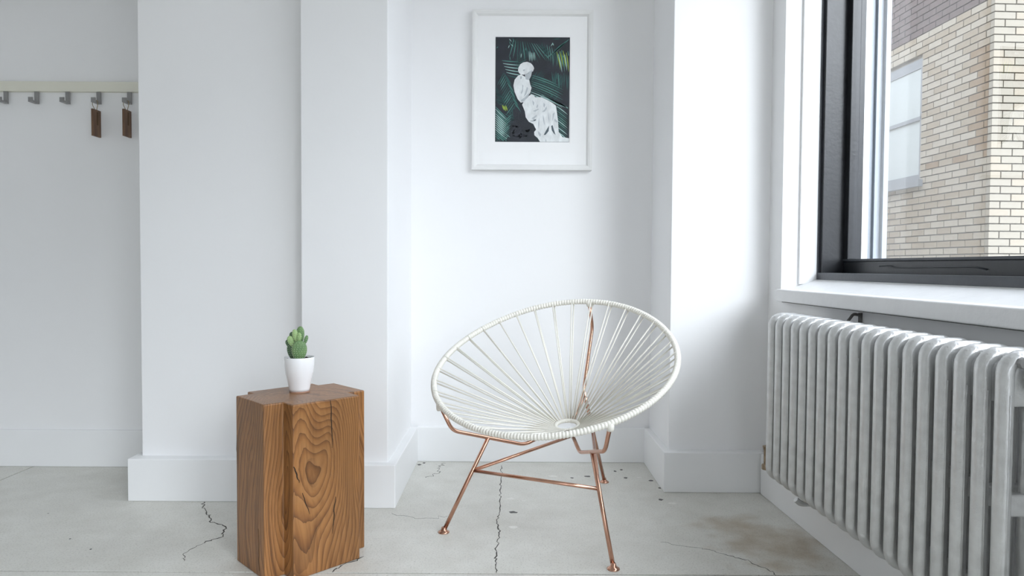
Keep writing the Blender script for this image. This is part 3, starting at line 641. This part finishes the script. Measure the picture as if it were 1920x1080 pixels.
def cactus_pad(c, w, h, t, m, tilt=0.0, yaw=0.0, lean=0.0, dots=30, seed=1):
    """pad: egg shaped flattened body, base at c"""
    bm = bmesh.new(); nu, nv = 20, 14; rings = []
    mat3 = Matrix.Rotation(yaw, 3, 'Z') @ Matrix.Rotation(tilt, 3, 'Y') @ Matrix.Rotation(lean, 3, 'X')
    def pt(a, b):
        z = (1 - math.cos(a)) / 2; rr = math.sin(a) ** 0.95 * (0.76 + 0.28 * z)
        return mat3 @ Vector((rr * w / 2 * math.cos(b), rr * t / 2 * math.sin(b), z * h)) + Vector(c)
    for i in range(1, nv): rings.append([bm.verts.new(pt(math.pi * i / nv, 2 * math.pi * j / nu)) for j in range(nu)])
    lo, hi = bm.verts.new(pt(0, 0)), bm.verts.new(pt(math.pi, 0))
    for a, b in zip(rings, rings[1:]):
        for j in range(nu): bm.faces.new((a[j], a[(j + 1) % nu], b[(j + 1) % nu], b[j]))
    for j in range(nu):
        bm.faces.new((rings[0][(j + 1) % nu], rings[0][j], lo)); bm.faces.new((rings[-1][j], rings[-1][(j + 1) % nu], hi))
    bmesh.ops.recalc_face_normals(bm, faces=bm.faces[:])
    pad = link('pad', bm_mesh('pad', bm), m, cac, smooth=True)
    bm = bmesh.new(); rows = max(4, int(h / .0068))
    for i in range(1, rows):
        a = math.acos(1 - 2 * i / rows); nrow = max(6, int(2 * math.sin(a) * w / .0062))
        for j in range(nrow):
            b = 2 * math.pi * (j + .5 * (i % 2)) / nrow; p = pt(a, b); ctr = pt(a, 0) * .5 + pt(a, math.pi) * .5; d = (p - ctr).normalized()
            s = d.orthogonal().normalized() * .0012; q = d.cross(s)
            base = [bm.verts.new(p + s * math.cos(k * 2.094) + q * math.sin(k * 2.094)) for k in range(3)]; tip = bm.verts.new(p + d * .0022)
            for k in range(3): bm.faces.new((base[k], base[(k + 1) % 3], tip))
    tag(link('spine_tufts', bm_mesh('spines', bm), 'spine', pad), kind='stuff')
cactus_pad((0.004, -0.018, .108), .056, .072, .020, 'pad', tilt=.04, yaw=.25, lean=.08)
cactus_pad((-0.016, 0.004, .106), .048, .066, .018, 'paddark', tilt=-.22, yaw=-.2)
cactus_pad((-0.021, -0.006, .158), .024, .038, .012, 'padyoung', tilt=-.32, yaw=.3)
cactus_pad((-0.028, 0.006, .150), .022, .034, .012, 'paddark', tilt=-.55, yaw=.1)
cactus_pad((-0.006, -0.006, .170), .022, .048, .013, 'padyoung', tilt=-.20, yaw=.2)
cactus_pad((0.001, -0.010, .171), .020, .036, .012, 'padyoung', tilt=.05, yaw=-.2)
cactus_pad((0.000, 0.012, .166), .030, .060, .014, 'pad', tilt=.0, yaw=.1)
cactus_pad((-0.018, 0.012, .162), .026, .046, .013, 'paddark', tilt=-.28, yaw=.2)
cactus_pad((0.020, -0.010, .164), .014, .034, .011, 'pad', tilt=.30, yaw=.3)

# ------------------------------------------------------------------ framed picture
FX0, FX1, FZ0, FZ1, FY = -0.205, 0.397, 1.484, 2.278, 3.442
pic = empty('framed_picture', ((FX0 + FX1) / 2, 3.475, FZ0)); tag(pic, 'white framed print of a statue among palm leaves in the alcove', 'picture')
ox, oy, oz = pic.location
def pbox(name, a, b, m, bevel=0.0): return box(name, (a[0] - ox, a[1] - oy, a[2] - oz), (b[0] - ox, b[1] - oy, b[2] - oz), m, pic, bevel)
FW = 0.028
def mould(name, p0, p1, inward):
    """mitred frame side with a stepped profile: wide back, raised outer lip"""
    p0, p1, inward = Vector(p0), Vector(p1), Vector(inward); along = (p1 - p0).normalized()
    prof = [(0, 0.0), (0, -0.033), (0.010, -0.033), (0.020, -0.030), (FW, -0.020), (FW, 0.0)]
    bm = bmesh.new(); A = []; B = []
    for d, y in prof:
        A.append(bm.verts.new(p0 + inward * d + along * d + Vector((0, y, 0)))); B.append(bm.verts.new(p1 + inward * d - along * d + Vector((0, y, 0))))
    n = len(prof)
    for i in range(n): bm.faces.new((A[i], A[(i + 1) % n], B[(i + 1) % n], B[i]))
    bm.faces.new(A); bm.faces.new(list(reversed(B))); bmesh.ops.recalc_face_normals(bm, faces=bm.faces[:])
    link(name, bm_mesh(name, bm), 'frame', pic)
c = [(FX0 - ox, -.0005, 0), (FX1 - ox, -.0005, 0), (FX1 - ox, -.0005, FZ1 - oz), (FX0 - ox, -.0005, FZ1 - oz)]
mould('frame_side', c[0], c[1], (0, 0, 1)); mould('frame_side', c[1], c[2], (-1, 0, 0)); mould('frame_side', c[2], c[3], (0, 0, -1)); mould('frame_side', c[3], c[0], (1, 0, 0))
PX0, PX1, PZ0, PZ1 = -0.090, 0.283, 1.625, 2.147
pbox('backing', (FX0 + .02, 3.458, FZ0 + .02), (FX1 - .02, 3.472, FZ1 - .02), 'mat')
bm = bmesh.new(); my0, my1 = 3.4555 - oy, 3.458 - oy; e = 0.004
for a, b in (((FX0 + .026, FZ0 + .026), (PX0 - e, FZ1 - .026)), ((PX1 + e, FZ0 + .026), (FX1 - .026, FZ1 - .026)), ((PX0 - e, FZ0 + .026), (PX1 + e, PZ0 - e)), ((PX0 - e, PZ1 + e), (PX1 + e, FZ1 - .026))):
    add_box(bm, (a[0] - ox, my0, a[1] - oz), (b[0] - ox, my1, b[1] - oz))
link('mat_board', bm_mesh('mat_board', bm), 'mat', pic)
pbox('glazing', (FX0 + .024, 3.4520, FZ0 + .024), (FX1 - .024, 3.4535, FZ1 - .024), 'picglass')
# flat print: layers of colour on one sheet
pm = ['print', 'leaf0', 'leaf1', 'leaf2', 'leaf3', 'leaf4', 'statue', 'statue_shade', 'statue_dark']
verts, faces, mi = [], [], []
lay = [3.4578]
def P2(x, y): return (PX0 + (x - 92) / 656 * (PX1 - PX0) - ox, lay[0] - oy, PZ1 - (y - 82) / 928 * (PZ1 - PZ0) - oz)
def poly(pts, m):
    k = len(verts); verts.extend(P2(x, y) for x, y in pts); faces.append(list(range(k, k + len(pts)))); mi.append(pm.index(m))
poly([(92, 82), (748, 82), (748, 1010), (92, 1010)], 'print')
rp = random.Random(21)
def leaflet(x0, y0, ang, ln, w, m, curve=0.0):
    pts_l, pts_r = [], []
    x, y = x0, y0; n = 4
    for i in range(n + 1):
        t = i / n; ww = w * (math.sin(math.pi * (0.12 + 0.86 * t))) ; a = ang + curve * t
        pts_l.append((x - math.sin(a) * ww, y + math.cos(a) * ww)); pts_r.append((x + math.sin(a) * ww, y - math.cos(a) * ww))
        x += math.cos(a) * ln / n; y += math.sin(a) * ln / n
    for i in range(n):
        q = [pts_l[i], pts_l[i + 1], pts_r[i + 1], pts_r[i]]
        if all(94 <= px <= 746 and 84 <= py <= 1008 for px, py in q): poly(q, m)
def frond(x, y, ang, length, ll, spread, mats, n=22, w=3.0, curve=0.3, both=True):
    for i in range(n):
        t = (i + .5) / n; a = ang + curve * t
        px = x + math.cos(ang + curve * t * .5) * length * t; py = y + math.sin(ang + curve * t * .5) * length * t
        for s in ((1, -1) if both else (1,)):
            k = math.sin(math.pi * (.15 + .8 * t)); leaflet(px, py, a + s * spread * (1 - .35 * t) + rp.uniform(-.06, .06), ll * k * rp.uniform(.8, 1.1), w * rp.uniform(.6, 1.2), rp.choice(mats), s * -.15)
lay[0] -= .00008
for _ in range(15):
    frond(rp.uniform(92, 748), rp.uniform(82, 1000), rp.uniform(0, 6.28), rp.uniform(180, 280), rp.uniform(80, 130), .7, ['leaf0', 'leaf1'], n=9, w=4.0)
lay[0] -= .00008
G1 = ['leaf1', 'leaf2', 'leaf1']; G2 = ['leaf2', 'leaf3', 'leaf2', 'leaf1']
for k in range(13): leaflet(250 + k * 20, 110 + k * 3, 1.75 - k * .085, 170 + rp.uniform(-30, 30), 4.0, rp.choice(G1), .2 - k * .03)
for k in range(9): leaflet(500 + k * 22, 130 + k * 10, 1.3 + k * .03, 150 + rp.uniform(-20, 30), 4.0, rp.choice(G1), .2)
for k in range(8): leaflet(740 - k * 14, 100 + k * 14, 2.5, 120, 3.8, rp.choice(G2), .1)
for k in range(6): leaflet(150 + k * 10, 290 + k * 26, .12 + k * .03, 150, 4.6, rp.choice(G2), -.15)
for k in range(14): leaflet(165 + k * 8, 400 + k * 22, 2.0 + k * .01, 110 + rp.uniform(-20, 30), 4.0, rp.choice(G1), .15); leaflet(165 + k * 8, 400 + k * 22, .9, 100 + rp.uniform(-20, 30), 4.0, rp.choice(G1), .15)
lay[0] -= .00008
for k in range(11): leaflet(420 - k * 2, 420 + k * 18, .28 + k * .012, 290 + rp.uniform(-40, 30), 4.6, rp.choice(G2), .22)     # long parallel leaflets right of the statue
for k in range(8): leaflet(500 + k * 22, 590 + k * 10, .46, 190 + rp.uniform(-20, 30), 4.6, rp.choice(G2), .15)
for k in range(12): leaflet(635, 690 + k * 20, .62, 125, 4.4, rp.choice(G2), .1)
for k in range(9): leaflet(590 + k * 18, 400 + rp.uniform(-15, 30), 1.5 + rp.uniform(-.1, .1), 130, 4.0, rp.choice(G1), .1)
lay[0] -= .00008
for k in range(15): leaflet(96, 700 + k * 20, .82 - k * .01, 165 + rp.uniform(-25, 25), 5.2, rp.choice(['leaf3', 'leaf2', 'leaf3']), -.1)     # bright fronds low left
for k in range(9): leaflet(235 - k * 2, 770 + k * 22, 2.4, 90 + rp.uniform(-20, 20), 4.2, rp.choice(['leaf2', 'leaf1']), -.1)
for i in range(8): leaflet(632 + i * 14, 215 + rp.uniform(-15, 20), 1.30 + i * .015, rp.uniform(140, 175), 4.6, ('leaf4', 'leaf3', 'leaf4', 'leaf2')[i % 4], .14)
for i in range(3): leaflet(155 + i * 14, 690 + rp.uniform(-8, 12), 1.2, 50, 6, 'leaf4', .1)
for i in range(5): leaflet(388 + i * 12, 205 + rp.uniform(0, 15), 1.5, rp.uniform(60, 90), 3.4, 'leaf3', .05)
for i in range(16): leaflet(rp.uniform(100, 740), rp.uniform(90, 260), rp.uniform(.6, 2.4), rp.uniform(20, 40), 3.6, rp.choice(['leaf3', 'leaf2']), .1)
# dark rock low centre
lay[0] -= .00008
poly([(245, 730), (285, 700), (320, 745), (345, 760), (360, 800), (395, 840), (430, 860), (445, 950), (480, 1008), (215, 1008), (228, 975), (212, 950), (250, 915), (240, 860), (262, 800)], 'print')
for _ in range(16): leaflet(rp.uniform(250, 400), rp.uniform(860, 960), rp.uniform(0, 3), rp.uniform(14, 40), 5, 'statue_dark', .4)
lay[0] -= .00008
poly([(318, 412), (350, 430), (388, 440), (400, 500), (412, 530), (400, 575), (375, 612), (345, 655), (318, 662), (290, 630), (262, 565), (252, 510), (262, 460), (290, 425)], 'statue')
poly([(345, 650), (385, 605), (408, 588), (430, 592), (445, 612), (500, 612), (560, 640), (598, 662), (628, 685), (635, 725), (648, 820), (655, 920), (690, 965), (746, 975), (746, 1008), (490, 1008), (470, 975), (440, 950), (438, 920), (455, 900), (430, 850), (390, 830), (362, 790), (355, 740), (330, 680)], 'statue')
lay[0] -= .00008
poly([(352, 412), (395, 398), (415, 385), (408, 425), (388, 462), (360, 455)], 'statue_shade')
lay[0] -= .00008
poly([(296, 350), (312, 322), (338, 305), (372, 300), (405, 312), (425, 335), (434, 356), (424, 384), (395, 394), (372, 404), (345, 414), (318, 414), (300, 398), (292, 376)], 'statue')
lay[0] -= .00008
for s in ([(335, 370), (355, 366), (352, 380), (338, 383)], [(375, 395), (420, 372), (418, 386), (392, 402)], [(310, 430), (330, 428), (324, 452), (312, 455)],
          [(330, 500), (340, 512), (336, 560), (326, 585), (318, 575), (332, 540)], [(372, 520), (382, 535), (366, 585), (345, 612), (352, 585)], [(318, 640), (352, 615), (395, 570), (388, 598), (345, 650), (325, 655)],
          [(425, 735), (470, 715), (480, 720), (445, 742)], [(505, 742), (530, 720), (545, 690), (548, 715), (528, 742)], [(455, 700), (468, 672), (472, 690), (462, 712)], [(420, 640), (438, 660), (430, 690), (424, 672)], [(520, 660), (535, 680), (525, 705), (518, 690)],
          [(415, 800), (455, 770), (462, 778), (432, 812)], [(395, 825), (450, 805), (455, 818), (425, 832)], [(515, 765), (524, 800), (532, 860), (524, 850), (514, 800)], [(480, 790), (484, 850), (478, 900), (472, 850)],
          [(560, 740), (570, 790), (572, 850), (562, 800)], [(600, 760), (618, 745), (606, 800), (598, 830)], [(618, 800), (645, 825), (640, 838), (615, 822)], [(540, 975), (548, 1005), (538, 1005)], [(470, 910), (500, 940), (492, 965), (475, 940)]):
    poly(s, 'statue_shade')
lay[0] -= .00006
for s in ([(522, 948), (545, 905), (570, 862), (566, 912), (540, 945)], [(588, 868), (600, 858), (612, 900), (628, 948), (608, 928), (594, 905)], [(430, 815), (455, 808), (450, 820), (434, 824)]): poly(s, 'statue_dark')
me = bpy.data.meshes.new('print'); me.from_pydata(verts, [], faces)
for k in pm: me.materials.append(M[k])
me.polygons.foreach_set('material_index', mi); me.update()
pr = link('print', me, None, pic); tag(pr, 'print of a white draped statue against dark palm leaves')

# ------------------------------------------------------------------ coat rail with hooks
rack = empty('coat_rack', (-2.3, 3.345, 1.83)); tag(rack, 'cream painted coat rail with a row of grey metal hooks', 'coat rack')
rx, ry, rz = rack.location
box('rail', (-3.0 - rx, -0.022, 0.0), (-1.60 - rx, 0.002, 0.048), 'rail', rack, bevel=0.002)
def hook_mesh():
    bm = bmesh.new()
    add_box(bm, (-.0105, -.020, -.060), (.0105, -.013, -.001), .0012)       # upright strap under the rail
    add_box(bm, (-.0105, -.058, -.060), (.0105, -.014, -.051), .0012)       # arm
    add_box(bm, (-.0105, -.064, -.060), (.0105, -.057, -.037), .0012)       # upturned tip
    me = bm_mesh('hook', bm); me.materials.append(M['hook']); return me
hm = hook_mesh(); HX = [-2.452, -2.303, -2.153, -2.003, -1.855]
for x in HX:
    o = bpy.data.objects.new('hook', hm); col.objects.link(o); o.parent = rack; o.location = (x - rx, 0, 0)
for x, lab in ((HX[3], 'wooden key tag hanging from the fourth hook, left one of two'), (HX[4], 'wooden key tag hanging from the hook next to the wall corner')):
    t = empty('wooden_tag', (x, 3.345 - .040, 1.83 - .0500)); tag(t, lab, 'key tag', 'wooden tags on the coat rail')
    box('tag_block', (-.005, -.032, -.170), (.005, .030, -.042), 'tagwood', t, bevel=.001)
    box('engraved_mark', (.0045, -.004, -.115), (.0056, .008, -.052), 'tagburn', t)
    tube('string_loop', bend([(0, -.008, -.044), (-.0125, -.008, -.020), (-.0125, -.008, .0012), (.0125, -.008, .0012), (.0125, -.008, -.020), (0, .004, -.044)], .004), .0014, 'string', t, n=6)
